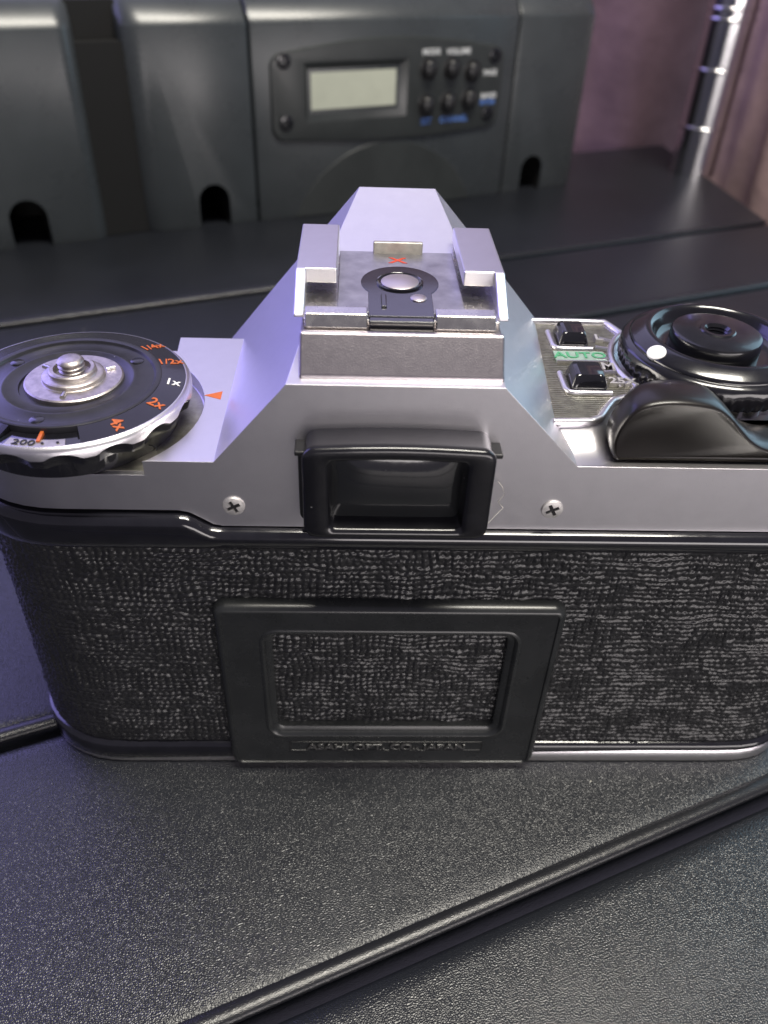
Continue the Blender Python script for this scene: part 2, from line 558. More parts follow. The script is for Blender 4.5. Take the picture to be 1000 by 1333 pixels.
def button(x0, x1, y0, y1):
    z0, z1 = 66.2, 68.5
    l = []
    for z, i in ((z0, 0), (z0 + 0.7, 0.05), (z1 - 0.35, 0.75), (z1, 1.05)):
        l.append([(x, y, z) for x, y in rrect(x0 + i * 0.6, x1 - i * 0.6, y0 + i * 0.9, y1 - i * 0.35, 0.55, 4)])
    b = G().loft(l, True, True).obj('push_button', BLACKG, film, smooth=50)
    g = G()
    rim = [(x0 - 0.75, y1 - 0.3, 66.5), (x0 - 0.75, y0 + 0.3, 66.5), (x0 - 0.5, y0 - 0.45, 66.5), (x0 + 0.2, y0 - 0.75, 66.5), (x1 + 0.4, y0 - 0.75, 66.5)]
    g.tube(fine(rim, 3), 0.46, 8)
    g.obj('button_guard', SATIN, b, smooth=60)
    return b
button(25.4, 30.1, 27.7, 33.0)
button(24.7, 29.9, 14.4, 19.6)

# screws
def screw(name, c, r, parent, material, h=0.35):
    disc = G()
    disc.loft([[(c[0] + rr * math.cos(2 * math.pi * i / 40), c[1] + yy, c[2] + rr * math.sin(2 * math.pi * i / 40)) for i in range(40)]
               for rr, yy in ((r, 0.6), (r, -h * 0.3), (r * 0.92, -h * 0.75), (r * 0.6, -h), (0.02, -h * 1.05))], True, True)
    a = R(28)
    def arm(t):
        ca, sa = math.cos(t), math.sin(t)
        pts = []
        for u, v in ((-r * 0.64, -r * 0.17), (r * 0.64, -r * 0.17), (r * 0.64, r * 0.17), (-r * 0.64, r * 0.17)):
            pts.append((c[0] + u * ca - v * sa, c[2] + u * sa + v * ca))
        return G().prism(pts, c[1] - 3, c[1] + 0.3, 'y')
    gg = boolean(disc, [('DIFFERENCE', arm(a)), ('DIFFERENCE', arm(a + math.pi / 2))], clean=False)
    o = gg.obj(name, material, parent, smooth=35)
    q = G()
    for t in (a, a + math.pi / 2):
        ca, sa = math.cos(t), math.sin(t)
        q.prism([(c[0] + u * ca - v * sa, c[2] + u * sa + v * ca) for u, v in ((-r * .6, -r * .15), (r * .6, -r * .15), (r * .6, r * .15), (-r * .6, r * .15))], c[1] - 0.16 + 0.004 * t, c[1] + 0.25 + 0.05 * t, 'y')
    q.obj('recess_shade', INK_SHADE, o, smooth=0) if parent is tp else None  # black cross standing in for the shade inside the recess
    return o
for x, z in ((-21.6, 56.4), (20.9, 56.5)):
    screw('screw', (x, 0, z), 1.5, tp, HEAD)
# orange index on the left shoulder
G().prism([(-27.2, 16.5), (-24.75, 17.7), (-24.75, 15.4)], 63.38, 63.43).obj('index_mark', ORANGE, tp, smooth=0)

# --- body, door, leather
G().prism(outline(-1.2), 1.0, 56.5).obj('body_shell', BLACKP, film, smooth=40)
bp = G()
bp.loft([[(x, y, z) for x, y in outline(o)] for o, z in ((-0.9, 0.0), (0.35, 0.15), (0.62, 0.5), (0.65, 2.7), (0.4, 3.05), (-1.3, 3.1))], True, True)
bp.obj('bottom_plate', SATIN, film, smooth=50)
door = G()
def back_path(o, x0=-60.0, x1=71.5):
    return [p for p in outline(o)]
# lower rail of the door
def zb(x):
    t = min(1, max(0, (x + 26) / 52))
    return 0.9 + 2.5 * t
for_rail = [(-1.0, None, 0), (0.5, None, 0.1), (0.75, None, 0.5), (0.72, 4.4, 0), (0.3, 4.9, 0), (-1.0, 5.0, 0)]
door.loft([[(x, y, (zb(x) + dz) if z is None else z) for x, y in outline(o)] for o, z, dz in for_rail])
# upper rail of the door, stepping down under the finder
def zt(x):
    t = min(1, max(0, (x + 28.6) / 4.6))
    t = t * t * (3 - 2 * t)
    return 55.0 * (1 - t) + 52.75 * t
def densify(pts, step=1.0):
    out = []
    n = len(pts)
    for i in range(n):
        a, b = pts[i], pts[(i + 1) % n]
        k = max(1, int(math.hypot(b[0] - a[0], b[1] - a[1]) / step))
        for j in range(k):
            out.append((a[0] + (b[0] - a[0]) * j / k, a[1] + (b[1] - a[1]) * j / k))
    return out
base_o = densify(outline(0), 1.0)
def offs(pts, o):
    out = []
    n = len(pts)
    for i in range(n):
        a, b = Vector(pts[i - 1]), Vector(pts[(i + 1) % n])
        t = (b - a).normalized()
        out.append((pts[i][0] + t.y * o, pts[i][1] - t.x * o))
    return out
prof = [(-1.2, 49.2, 0), (0.5, 49.25, 0), (1.0, 49.7, 0), (1.3, 50.8, 0), (1.5, None, -1.5), (1.42, None, -0.95), (1.15, None, -0.5), (0.75, None, -0.2), (0.3, None, -0.02), (-1.2, None, 0)]
loops = []
for o, z, dz in prof:
    loops.append([(x, y, z if z is not None else zt(x0[0]) + dz) for (x, y), x0 in zip(offs(base_o, o), base_o)])
door.loft(loops)
dr = door.obj('back_door', BLACKG, film, smooth=60)

# leatherette: woven grain as real relief
def vnoise(U, V, seed):
    rs = np.random.RandomState(seed)
    T = rs.rand(256, 256)
    iu = np.floor(U).astype(int); iv = np.floor(V).astype(int)
    fu = U - iu; fv = V - iv
    fu = fu * fu * (3 - 2 * fu); fv = fv * fv * (3 - 2 * fv)
    g_ = lambda a, b: T[a % 256, b % 256]
    return (g_(iu, iv) * (1 - fu) + g_(iu + 1, iv) * fu) * (1 - fv) + (g_(iu, iv + 1) * (1 - fu) + g_(iu + 1, iv + 1) * fu) * fv


full = np.array(densify(outline(-0.45), 0.4))
i0 = int(np.argmin(np.abs(full[:, 0] + 59.8) + 10 * (full[:, 1] > 17) + 0))
order = []
n = len(full)
# walk the loop so that it runs left end -> back -> right end
start = max(range(n), key=lambda i: (-full[i][0]) if full[i][1] > 20 else -1e9)
k = start
while True:
    order.append(full[k])
    k = (k + 1) % n
    if full[k][1] > 22 and full[k][0] > 60:
        break
    if len(order) > n:
        break
path = np.array(order)
seglen = np.hypot(*(path[1:] - path[:-1]).T)
cum = np.concatenate([[0], np.cumsum(seglen)])
step = 0.15
us = np.arange(0, cum[-1], step)
vs = np.arange(4.7, 49.9, step)
px = np.interp(us, cum, path[:, 0]); py = np.interp(us, cum, path[:, 1])
tx = np.gradient(px); ty = np.gradient(py)
ln = np.hypot(tx, ty); nx = ty / ln; ny = -tx / ln
U, V = np.meshgrid(us, vs, indexing='ij')
wu = U + 0.8 * (vnoise(U / 4.3, V / 3.3, 1) - 0.5) + 0.4 * (vnoise(U / 1.3, V / 1.1, 2) - 0.5)
wv = V + 1.0 * (vnoise(U / 5.1, V / 3.0, 3) - 0.5) + 0.35 * (vnoise(U / 1.5, V / 1.1, 4) - 0.5)
p = 0.98
a_ = wu / (p * 1.08); b_ = wv / p
ca = np.floor(a_); cb = np.floor(b_)
ha = np.sqrt(np.clip(1 - (2 * (a_ - ca) - 1) ** 2, 0, 1))
hb = np.sqrt(np.clip(1 - (2 * (b_ - cb) - 1) ** 2, 0, 1))
seg_a = vnoise(ca * 7.3 + 0.5, V / 1.3 + ca * 3.1, 11)
seg_b = vnoise(U / 1.5 + cb * 5.7, cb * 9.1 + 0.5, 12)
under_a = 0.5 + 0.5 * np.cos(2 * math.pi * (b_ - 0.5 + 0.22 * np.sin(ca * 12.9898)))
under_b = 0.5 + 0.5 * np.cos(2 * math.pi * (a_ - 0.5 + 0.3 * np.sin(cb * 78.233)))
warp = ha * (0.42 + 0.40 * seg_a + 0.12 * under_a)
weft = hb * (0.48 + 0.42 * seg_b + 0.16 * under_b)
patch = vnoise(U / 7.0, V / 6.0, 21)
h = np.maximum(warp * (0.86 + 0.24 * patch), weft * (1.1 - 0.2 * patch)) * (0.8 + 0.4 * vnoise(U / 2.1, V / 1.6, 22))
h = h + 0.2 * (vnoise(U / 0.55, V / 0.4, 5) - 0.5) + 0.3 * (vnoise(U / 6, V / 5, 6) - 0.5)
H = 0.54 * h
edge_fade = np.minimum(1, np.minimum((V - 4.7) / 0.8, (49.9 - V) / 0.8))
H = H * edge_fade
X = px[:, None] + nx[:, None] * H
Y = py[:, None] + ny[:, None] * H
co = np.stack([(X - CB[0]) * S, (Y - CB[1]) * S, (V - CB[2]) * S], -1).reshape(-1, 3)
nu, nv = U.shape
idx = np.arange(nu * nv).reshape(nu, nv)
quads = np.stack([idx[:-1, :-1], idx[1:, :-1], idx[1:, 1:], idx[:-1, 1:]], -1).reshape(-1, 4)
me = bpy.data.meshes.new('leatherette')
me.vertices.add(len(co)); me.vertices.foreach_set('co', co.ravel())
me.loops.add(quads.size); me.loops.foreach_set('vertex_index', quads.ravel().astype(np.int32))
me.polygons.add(len(quads)); me.polygons.foreach_set('loop_start', np.arange(0, quads.size, 4, dtype=np.int32))
me.polygons.foreach_set('use_smooth', np.ones(len(quads), dtype=bool))
me.update(calc_edges=True); me.validate()
link('leatherette', me, LEATHER, film, smooth=0)

# --- memo holder frame on the door
g = G()
ox0, ox1, oz0, oz1 = -25.4, 25.3, 1.9, 38.6
ix0, ix1, iz0, iz1 = -18.9, 19.2, 9.5, 33.9
def oloop(e, y_):
    return [(x, y_, z) for x, z in rrect(ox0 - e, ox1 + e, oz0 - e * 0.3, oz1 + e, max(0.3, 1.3 + e), 6)]
def iloop(e, y_):
    return [(x, y_, z) for x, z in rrect(ix0 - e, ix1 + e, iz0 - e, iz1 + e, max(0.3, 2.2 + e), 6)]
g.loft([oloop(0.85, 0.6), oloop(0.8, -0.5), oloop(0.66, -1.1), oloop(0.45, -1.55), oloop(0.15, -1.9), oloop(-0.2, -2.08), oloop(-0.45, -2.05), oloop(-0.6, -1.8), oloop(-0.8, -1.78),
        iloop(0.75, -1.78), iloop(0.55, -1.95), iloop(0.25, -1.98), iloop(0.0, -1.8), iloop(-0.25, -1.35), iloop(-0.8, -1.2), iloop(-1.15, -0.95), iloop(-1.25, 0.6)])
fr = g.obj('memo_frame', FRAMEM, dr, smooth=35)
text_g('ASAHI OPT. CO., JAPAN', 1.95, (0.4, -1.84, 6.35), (1, 0, 0), (0, 0, 1), 0.5, bold=-0.05, squash=1.3, bev=0.1).obj('embossed_lettering', LETTERP, fr, smooth=0)
g = G()
for q in (rrect(-15.9, 16.7, 5.2, 7.5, 0.3, 3),):
    g.tube([(x, -1.8, z) for x, z in q] + [(q[0][0], -1.8, q[0][1])], 0.13, 6, up=(0, 1, 0))
g.obj('lettering_border', BLACKP, fr, smooth=60)

# --- viewfinder eyepiece
def eloop(e, y_, dx=0):
    return [(x, y_, z) for x, z in rrect(-12.1 - e, 11.6 + e, 55.1 - e, 68.9 + e, 1.7 + e * 0.5, 6, 0.35)]
def wloop(e, y_):
    return [(x, y_, z) for x, z in rrect(-9.0 + e, 8.3 - e, 56.3 + e, 67.2 - e, 0.9, 6, 0.25)]
g = G()
g.loft([eloop(-0.25, 0.5), eloop(-0.2, -3.6), eloop(0.0, -4.4), eloop(-0.15, -4.85), eloop(-0.55, -5.05), wloop(-0.45, -5.05), wloop(-0.05, -4.9), wloop(0.2, -4.4), wloop(0.5, -2.0), wloop(0.6, -0.9)], True, False)
eye = g.obj('eyepiece', BLACKE, film, smooth=50)
G().prism(rrect(-12.8, 12.3, 54.9, 66.9, 1.2, 5), 0.4, -1.25, 'y').obj('eyepiece_base', BLACKP, eye, smooth=40, bevel=0.3)
G().box(-13.1, 12.7, 0.3, -2.7, 66.3, 67.0).obj('guide_rail', BLACKP, eye, smooth=30, bevel=0.2)
g = G()
rows = []
for a_i in range(17):
    row = []
    for b_i in range(25):
        u = -1 + 2 * b_i / 24; v = -1 + 2 * a_i / 16
        row.append((-0.35 + 8.4 * u, -2.3 - 0.9 * (1 - u ** 4) * (1 - v * v), 61.95 + 5.25 * v))
    rows.append(row)
g.loft(rows, closed=False)
g.obj('finder_glass', GLASSD, eye, smooth=180)

# --- accessory shoe
sh = G().box(-12.2, 12.0, 7.2, 29.0, 78.7, 79.9).obj('accessory_shoe', STEEL, film, smooth=30, bevel=0.15)
G().prism([(-8.1, 28.6), (-8.1, 8.4), (7.9, 8.4), (7.9, 28.6)], 79.88, 80.35).obj('shoe_plate', PLATE, sh, smooth=30, bevel=0.12)
for sx in (-1, 1):
    xo = -13.4 if sx < 0 else 13.2
    t = 1.25
    xi = -8.2 if sx < 0 else 8.0
    side = [(30.8, 79.6), (30.8, 83.3), (14.6, 83.3), (8.0, 80.0), (8.0, 79.6)]
    leg = G().prism(side, xo, xo - sx * t, 'x')
    fl = G().prism([(xo, 30.8), (xo, 14.6), (xi, 14.6), (xi, 30.8)], 81.35, 83.3)
    gg = boolean(leg, [('UNION', fl)])
    gg.obj('shoe_rail', SATIN, sh, smooth=35, bevel=0.8, seg=5)
for x0, x1 in ((-11.95, -4.3), (4.05, 11.4)):
    G().prism([(5.9, 79.3), (6.9, 80.75), (8.6, 80.95), (9.3, 80.3), (9.3, 79.3)], x0, x1, 'x').obj('shoe_bar', STEEL, sh, smooth=30, bevel=0.18)
ins = G()
loopc = [(5.15 * math.cos(R(a)), 17.6 + 5.4 * math.sin(R(a))) for a in range(-38, 219, 8)]
ins.prism([(-4.2, 7.2), (3.9, 7.2)] + [(4.0, 14.2)] + loopc + [(-4.2, 14.2)], 79.9, 80.44)
io = ins.obj('contact_insulator', BLACKG, sh, smooth=30, bevel=0.15)
G().lathe([(3.1, 80.3), (3.1, 80.62), (2.9, 80.7), (2.7, 80.55)], (0, 17.4), 48).obj('contact_ring', BLACKG, io, smooth=40)
G().lathe([(2.5, 80.2), (2.5, 80.6), (2.3, 80.72), (0.05, 80.74)], (0, 17.4), 48).obj('contact_pad', PADM, io, smooth=40)
G().lathe([(1.05, 80.2), (1.05, 80.55), (0.9, 80.66), (0.05, 80.68)], (2.2, 12.5), 32).obj('contact_pad', PADM, io, smooth=40)
G().box(-4.15, 3.85, 6.0, 7.4, 78.9, 80.3).obj('insulator_front', BLACKG, io, smooth=40, bevel=0.2)
G().box(-2.6, -1.9, 9.5, 13.2, 80.4, 80.7).obj('insulator_rib', BLACKG, io, smooth=40, bevel=0.2)
text_g('X', 2.7, (0.0, 25.2, 80.36), (1, 0, 0), (0, 1, 0), 0.08, bold=0.05, squash=1.25).obj('sync_mark', RED, sh, smooth=0)
G().box(-3.4, 3.6, 27.7, 28.5, 79.9, 82.0).obj('shoe_stop', BRASS2, sh, smooth=30, bevel=0.2)

# --- rewind and film speed dial (crank missing, spindle bare)
LC = (-44.4, 13.0)
NS = 16
def notch(t):
    u = (t * NS / (2 * math.pi)) % 1.0
    d = abs(u - 0.5) / 0.36
    return max(0.0, 1 - d * d)
rd = G()
G_sk = [(13.5, 61.25), (14.0, 61.3), (14.1, 63.5), (15.0, 63.7), (15.7, 63.9), (15.85, 64.4), (16.0, 65.2), (16.0, 65.7), (15.9, 66.4), (15.4, 66.6), (14.5, 66.6)]
def rf(t, r, z):
    return -0.95 * notch(t) if 63.6 < z < 66.0 else 0
rd.lathe(G_sk, LC, 288, rf)
dial = rd.obj('rewind_dial', BLACKG, film, smooth=40)
G().lathe([(15.85, 65.2), (16.15, 65.25), (16.12, 66.2), (16.0, 66.5), (15.6, 66.95), (15.4, 66.98), (15.4, 66.4)], LC, 288, None, False,
          lambda t, r, z: 0.85 * notch(t) if z < 65.68 else 0).obj('bright_rim', SATIN, dial, smooth=50)
# numeral band with an open window at the near side
def bandpt(r, a):
    return (LC[0] + r * math.cos(a), LC[1] + r * math.sin(a), 66.92 + (15.4 - r) * 0.2)
def band(a0, a1):
    g = G()
    n = max(4, int(abs(a1 - a0) / 3))
    loops = []
    for k in range(n + 1):
        a = R(a0 + (a1 - a0) * k / n)
        row = [bandpt(15.4, a), bandpt(12.2, a)]
        q = [row[0], row[1], (row[1][0], row[1][1], 66.0), (row[0][0], row[0][1], 66.0)]
        loops.append(q)
    return g.loft(loops, True, True)
band(-70, 232).obj('numeral_band', BLACKE, dial, smooth=50)
band(232, 250).obj('numeral_band', BLACKE, dial, smooth=50)
def strip(r0, r1, a0, a1, z0, z1, m_, nm, par):
    g = G()
    n = 12
    loops = []
    for k in range(n + 1):
        a = R(a0 + (a1 - a0) * k / n)
        c, s_ = math.cos(a), math.sin(a)
        loops.append([(LC[0] + r0 * c, LC[1] + r0 * s_, z0), (LC[0] + r1 * c, LC[1] + r1 * s_, z1), (LC[0] + r1 * c, LC[1] + r1 * s_, 66.0), (LC[0] + r0 * c, LC[1] + r0 * s_, 66.0)])
    return g.loft(loops, True, True).obj(nm, m_, par, smooth=50)
win = strip(12.3, 15.35, 251, 289, 66.75, 66.62, BLACKG, 'speed_window', dial)
strip(13.7, 15.2, 254.5, 283, 66.82, 66.8, BRASS2, 'speed_strip', win)
strip(11.4, 14.2, 269.1, 270.9, 67.25, 67.0, ORANGE, 'index_tick', dial)
strip(12.4, 13.6, 236.5, 241, 67.55, 67.3, GREEN, 'green_mark', dial)
text_g('200', 1.55, (LC[0] - 1.7, LC[1] - 14.35, 66.9), (1, -0.1, 0), (0.1, 1, 0), 0.08, bold=0.0, squash=1.25).obj('speed_number', INK_SHADE, win, smooth=0)
text_g('•', 1.5, (LC[0] + 0.6, LC[1] - 14.5, 66.9), (1, 0, 0), (0, 1, 0), 0.08).obj('speed_dot', INK_SHADE, win, smooth=0)
text_g('•', 1.5, (LC[0] + 2.4, LC[1] - 14.3, 66.9), (1, 0, 0), (0, 1, 0), 0.08).obj('speed_dot', INK_SHADE, win, smooth=0)
for txt, a, m_, sz in (('1/4x', 49, ORANGE, 2.15), ('1/2x', 26, ORANGE, 2.15), ('1x', 1, WHITE, 2.2), ('2x', -23, ORANGE, 2.35), ('4x', -50, ORANGE, 2.35)):
    er = Vector((math.cos(R(a)), math.sin(R(a)), -0.2)); et = Vector((-math.sin(R(a)), math.cos(R(a)), 0))
    c = Vector(bandpt(13.8, R(a))) + Vector((0, 0, 0.05))
    text_g(txt, sz, c, er, et, 0.08, bold=0.03, squash=0.95).obj('dial_number', m_, dial, smooth=0)
G().lathe([(12.25, 66.0), (12.25, 67.62), (12.0, 67.74), (11.4, 67.62), (11.2, 67.3), (9.0, 67.25), (8.7, 67.45), (8.4, 67.45), (8.1, 67.2), (6.6, 67.2), (6.5, 66.9), (0.1, 66.9)], LC, 120).obj('dial_disc', DISCM, dial, smooth=40)
for a in (38, 150, 262):
    G().lathe([(0.95, 66.9), (0.95, 67.32), (0.8, 67.4), (0.05, 67.41)], (LC[0] + 9.9 * math.cos(R(a)), LC[1] + 9.9 * math.sin(R(a))), 24).obj('dial_pin', BLACKE, dial, smooth=40)
sp = G().lathe([(6.5, 66.8), (6.5, 67.45), (6.3, 67.6), (4.2, 67.62), (4.1, 67.7), (4.05, 68.2), (3.85, 68.35), (3.2, 68.4), (3.12, 68.5), (3.1, 68.95), (2.9, 69.1), (2.45, 69.1), (2.35, 68.2), (1.2, 68.1)], (LC[0] + 0.5, LC[1] + 0.6), 80)
spo = sp.obj('rewind_spindle', DULL, dial, smooth=35)
th = G()
th.lathe([(1.4, 68.0), (1.4, 68.5), (1.75, 68.75), (1.75, 68.85), (1.4, 69.1), (1.75, 69.35), (1.75, 69.45), (1.4, 69.7), (1.75, 69.95), (1.75, 70.1), (1.5, 70.4), (1.2, 70.5), (0.05, 70.5)], (LC[0] + 0.5, LC[1] + 0.6), 48)
th.obj('threaded_post', DULL, spo, smooth=35)
g = G()
for a in (30, 150, 270):
    e = Vector((math.cos(R(a)), math.sin(R(a)), 0)); q = Vector((LC[0] + 0.5, LC[1] + 0.6, 67.65))
    f_ = Vector((-e.y, e.x, 0))
    g.tube([tuple(q + e * 4.4), tuple(q + e * 5.6)], 0.35, 8)
g.obj('spindle_lug', STEEL, spo, smooth=60)
# dark well under the dial
well = boolean(G().lathe([(17.3, 61.0), (17.3, 61.27), (0.1, 61.27)], LC, 96), [('INTERSECT', G().prism(outline(-0.9), 60, 63))])
well.obj('dial_well', BRASS, dial, smooth=30)
g = G()
g.tube([(-34.2, 3.9, 63.41), (-33.6, 4.2, 63.42), (-33.3, 4.0, 63.42)], 0.07, 5)
g.tube([(-32.4, 3.6, 63.42), (-31.9, 3.5, 63.43), (-31.3, 2.9, 63.42), (-31.2, 2.5, 63.42)], 0.1, 5)
g.obj('scratch', INK_SHADE, tp, smooth=60)

# --- wind lever and shutter dial
def gr(t, r, z):
    if 66.39 < z < 67.5:
        return -0.22 * (0.5 + 0.5 * math.cos(t * 64))
    if 66.4 < z < 69.0:
        return -0.3 * (0.5 + 0.5 * math.cos(t * 12)) ** 2
    return 0
wd = G().lathe([(11.5, 66.3), (13.3, 66.4), (13.75, 67.0), (13.85, 68.4), (13.7, 69.4), (13.3, 69.9), (12.75, 70.1), (12.62, 70.15), (12.6, 70.45), (12.3, 70.7), (10.9, 71.45), (10.2, 71.7), (9.75, 71.6), (9.3, 71.0), (8.9, 69.9), (8.6, 69.5), (7.0, 69.4), (0.1, 69.4)], DC, 512, gr)
wdo = wd.obj('winder_dial', WINDM, film, smooth=50)
a = R(205)
nrm = Vector((0.5 * math.cos(a), 0.5 * math.sin(a), 0.87)).normalized()
cdot = Vector((DC[0] + 11.75 * math.cos(a), DC[1] + 11.75 * math.sin(a), 71.02))
e1 = Vector((-math.sin(a), math.cos(a), 0)); e2 = nrm.cross(e1).normalized()
g = G()
g.loft([[tuple(cdot + nrm * hh + e1 * 1.45 * rr * math.cos(2 * math.pi * i / 32) + e2 * 1.25 * rr * math.sin(2 * math.pi * i / 32)) for i in range(32)] for hh, rr in ((-0.4, 1.0), (0.05, 1.0), (0.12, 0.93), (0.14, 0.02))], True, True)
g.obj('white_dot', WHITE, wdo, smooth=50)
sb = G().lathe([(6.5, 69.2), (6.5, 71.5), (6.3, 71.85), (5.8, 72.0), (2.6, 72.15), (2.4, 72.35), (1.9, 72.35), (1.7, 72.1), (1.55, 71.9), (1.7, 71.7), (1.5, 71.45), (1.7, 71.2), (1.5, 70.95), (1.6, 70.6), (1.4, 69.9), (0.1, 69.8)], (DC[0] - 0.4, DC[1] + 0.2), 72)
sb.obj('shutter_button', BLACKE, wdo, smooth=40)
G().lathe([(11.0, 63.4), (11.3, 63.6), (11.3, 66.2), (11.0, 66.4)], DC, 192, lambda t, r, z: -0.45 * (0.5 + 0.5 * math.cos(t * 22)) ** 2).obj('chrome_collar', STEEL, wdo, smooth=40)
G().lathe([(14.3, 63.3), (14.3, 63.9), (14.0, 64.0), (0.1, 64.0)], DC, 96).obj('dial_base', SATIN, wdo, smooth=40)

front = [(28.4, 64.0), (27.9, 65.2), (27.7, 67.0), (28.2, 69.2), (29.5, 71.2), (31.4, 72.1), (34, 72.4), (37, 72.2), (39.6, 71.6), (41.6, 70.3), (43.4, 68.6), (45.3, 66.9), (47.4, 65.7), (50, 65.1), (54, 64.85), (60, 64.8), (60, 64.0)]
def catmull(pts, n=4):
    out = []
    for i in range(len(pts) - 1):
        p0 = pts[max(i - 1, 0)]; p1 = pts[i]; p2 = pts[i + 1]; p3 = pts[min(i + 2, len(pts) - 1)]
        for k in range(n):
            t = k / n
            out.append(tuple(0.5 * (2 * p1[j] + (p2[j] - p0[j]) * t + (2 * p0[j] - 5 * p1[j] + 4 * p2[j] - p3[j]) * t * t + (3 * p1[j] - p0[j] - 3 * p2[j] + p3[j]) * t ** 3) for j in range(2)))
    return out + [pts[-1]]
fp = catmull(front)
def lev(y_, e, sx=1.0, sz=1.0, dx=0.0):
    out = []
    n = len(fp)
    for i, (x, z) in enumerate(fp):
        a_ = Vector(fp[max(i - 1, 0)]); b_ = Vector(fp[min(i + 1, n - 1)])
        t = (b_ - a_)
        t = t.normalized() if t.length > 0 else Vector((1, 0))
        nx_, nz_ = -t.y, t.x
        if i == n - 1:
            nx_, nz_ = 0, 0
        xx = x + nx_ * e; zz = z + nz_ * e
        xx = 38 + (xx - 38) * sx + dx
        zz = 64.0 + (zz - 64.0) * sz
        out.append((xx, y_, max(zz, 63.95)))
    return out
g = G()
g.loft([lev(1.3, -0.35), lev(1.0, -0.15), lev(1.05, 0.0), lev(1.2, 0.15), lev(1.6, 0.3), lev(2.6, 0.4), lev(5.2, 0.35, 0.98, 1.0), lev(7.2, 0.0, 0.94, 0.98, 0.5), lev(9.0, -0.4, 0.88, 0.93, 1.2), lev(10.2, -1.0, 0.78, 0.85, 2.0)], True, True)
g.obj('wind_lever', LEVERM, film, smooth=60)

# strap lug seen past the prism, small
# --- lint hair caught at the eyepiece
g = G()
g.tube([(12.9, -0.9, 61.6), (13.6, -0.75, 60.6), (14.0, -0.7, 59.4), (13.3, -0.8, 58.2), (14.1, -0.8, 57.2), (13.2, -0.9, 56.0), (12.0, -1.4, 54.6), (11.2, -1.9, 53.6)], 0.05, 5)
lo = g.obj('lint_fibre', LINT, None, smooth=60, off=(12.9, -0.9, 53.6))
lo.location = (12.9 * S, -0.9 * S, 53.6 * S)
lo['label'] = 'thin pale lint hair clinging beside the right edge of the eyepiece'
lo['category'] = 'lint'

# ------------------------------------------------------------------ equipment box behind
OFF[0] = (0, 0, 0)
BX = R(23.284)
box = thing('equipment_box', 'dark grey plastic equipment box with a small display and six buttons, behind the camera', 'equipment box', (-145, 230.8, 0), BX)

def levels(zt_, r):
    out = [(0, 0.3, 1.2), (0.0, 0.0, 2.0)]
    lv = [(0.0, 0.6), (2.0, 0.0)]
    for k in range(0, 9):
        a = R(90 * k / 8)
        lv.append((zt_ - r + r * math.sin(a) ** 1.6, r * (1 - math.cos(a) ** 1.6)))
    return lv
def lobe(plan_front, s0, s1, depth, ztop, r, slots, name):
    """plan_front: (s, d) from left to right along the front"""
    loops = []
    for z, ins in levels(ztop, r):
        l = [(s, d + ins, z) for s, d in plan_front]
        l += [(s1, depth, z), (s0, depth, z)]
        loops.append(l)
    g = G().loft(loops, True, True)
    cuts = []
    for c, w, hgt in slots:
        pts = [(c - w / 2, -3), (c + w / 2, -3), (c + w / 2, hgt - w / 2)]
        pts += [(c + w / 2 * math.cos(R(a)), hgt - w / 2 + w / 2 * math.sin(R(a))) for a in range(15, 180, 15)]
        pts += [(c - w / 2, hgt - w / 2)]
        cuts.append(('DIFFERENCE', G().prism(pts, -5, 40, 'y')))
    if cuts:
        g = boolean(g, cuts, clean=False)
    o = g.obj(name, BOXP, box, smooth=35)
    for c, w, hgt in slots:
        G().prism([(c - w / 2 - .5, 0.2), (c + w / 2 + .5, 0.2), (c + w / 2 + .5, hgt + .5), (c - w / 2 - .5, hgt + .5)], 38.5, 39.8, 'y').obj('slot_shade_back', CAVITY_SHADE, o, smooth=0)
        g2 = G()
        q = [(c - w / 2, 0.1)] + [(c + w / 2 * math.cos(R(a)), hgt - w / 2 + w / 2 * math.sin(R(a))) for a in range(180, -1, -15)] + [(c + w / 2, 0.1)]
        q1 = [(c + (x - c) * 1.0, z) for x, z in q]
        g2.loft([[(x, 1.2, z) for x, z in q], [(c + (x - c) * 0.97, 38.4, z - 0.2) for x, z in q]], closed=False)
        g2.obj('slot_shade', CAVITY_SHADE, o, smooth=180)  # near-black sheet painting the shade inside the slot
    return o
left_front = [(-75, 0), (36, 0), (38.5, 0.4), (40.6, 1.8), (42, 4), (43.5, 46), (56.5, 46), (58, 5), (59.5, 2.6), (62.5, 0.9), (66.5, 0), (104.4, 0), (105.0, 0.2), (105.2, 0.9), (105.3, 4)]
mid_front = [(106.0, 4), (106.1, 0.4), (106.4, -0.1), (107.2, -0.4), (226.0, -0.4), (226.9, -0.1), (227.2, 0.4), (227.3, 4)]
right_front = [(228.0, 4), (228.1, 0.9), (228.4, 0.2), (229.0, 0), (262, 0), (266, 0.6), (268.6, 2.4), (269.8, 6)]
lobe(left_front, -75, 105.3, 70, 83.5, 9, [(13.2, 14.2, 18.5), (86.8, 13.2, 17.6)], 'case_shell')
lobe(mid_front, 106, 227.3, 70, 83.5, 9, [], 'case_shell')
lobe(right_front, 228.0, 269.8, 70, 83.0, 9, [(243.8, 12.0, 16.5)], 'case_shell')
G().box(41.2, 58.8, 3.6, 40, 0.3, 70).box(41.2, 58.8, 9.5, 40, 70.2, 82.6).obj('channel_shade', CAVITY_SHADE, box, smooth=0)  # black blocks in the gap, painting its deep shade
# shallow dome below the panel
pts = [(166 + 46 * math.cos(R(a)), -14 + 43 * math.sin(R(a))) for a in range(18, 163, 6)]
pts = [(p_[0], max(0.2, p_[1])) for p_ in pts]
G().prism(pts, -0.9, 0.5, 'y').obj('speaker_dome', BOXD, box, smooth=30, bevel=0.4)
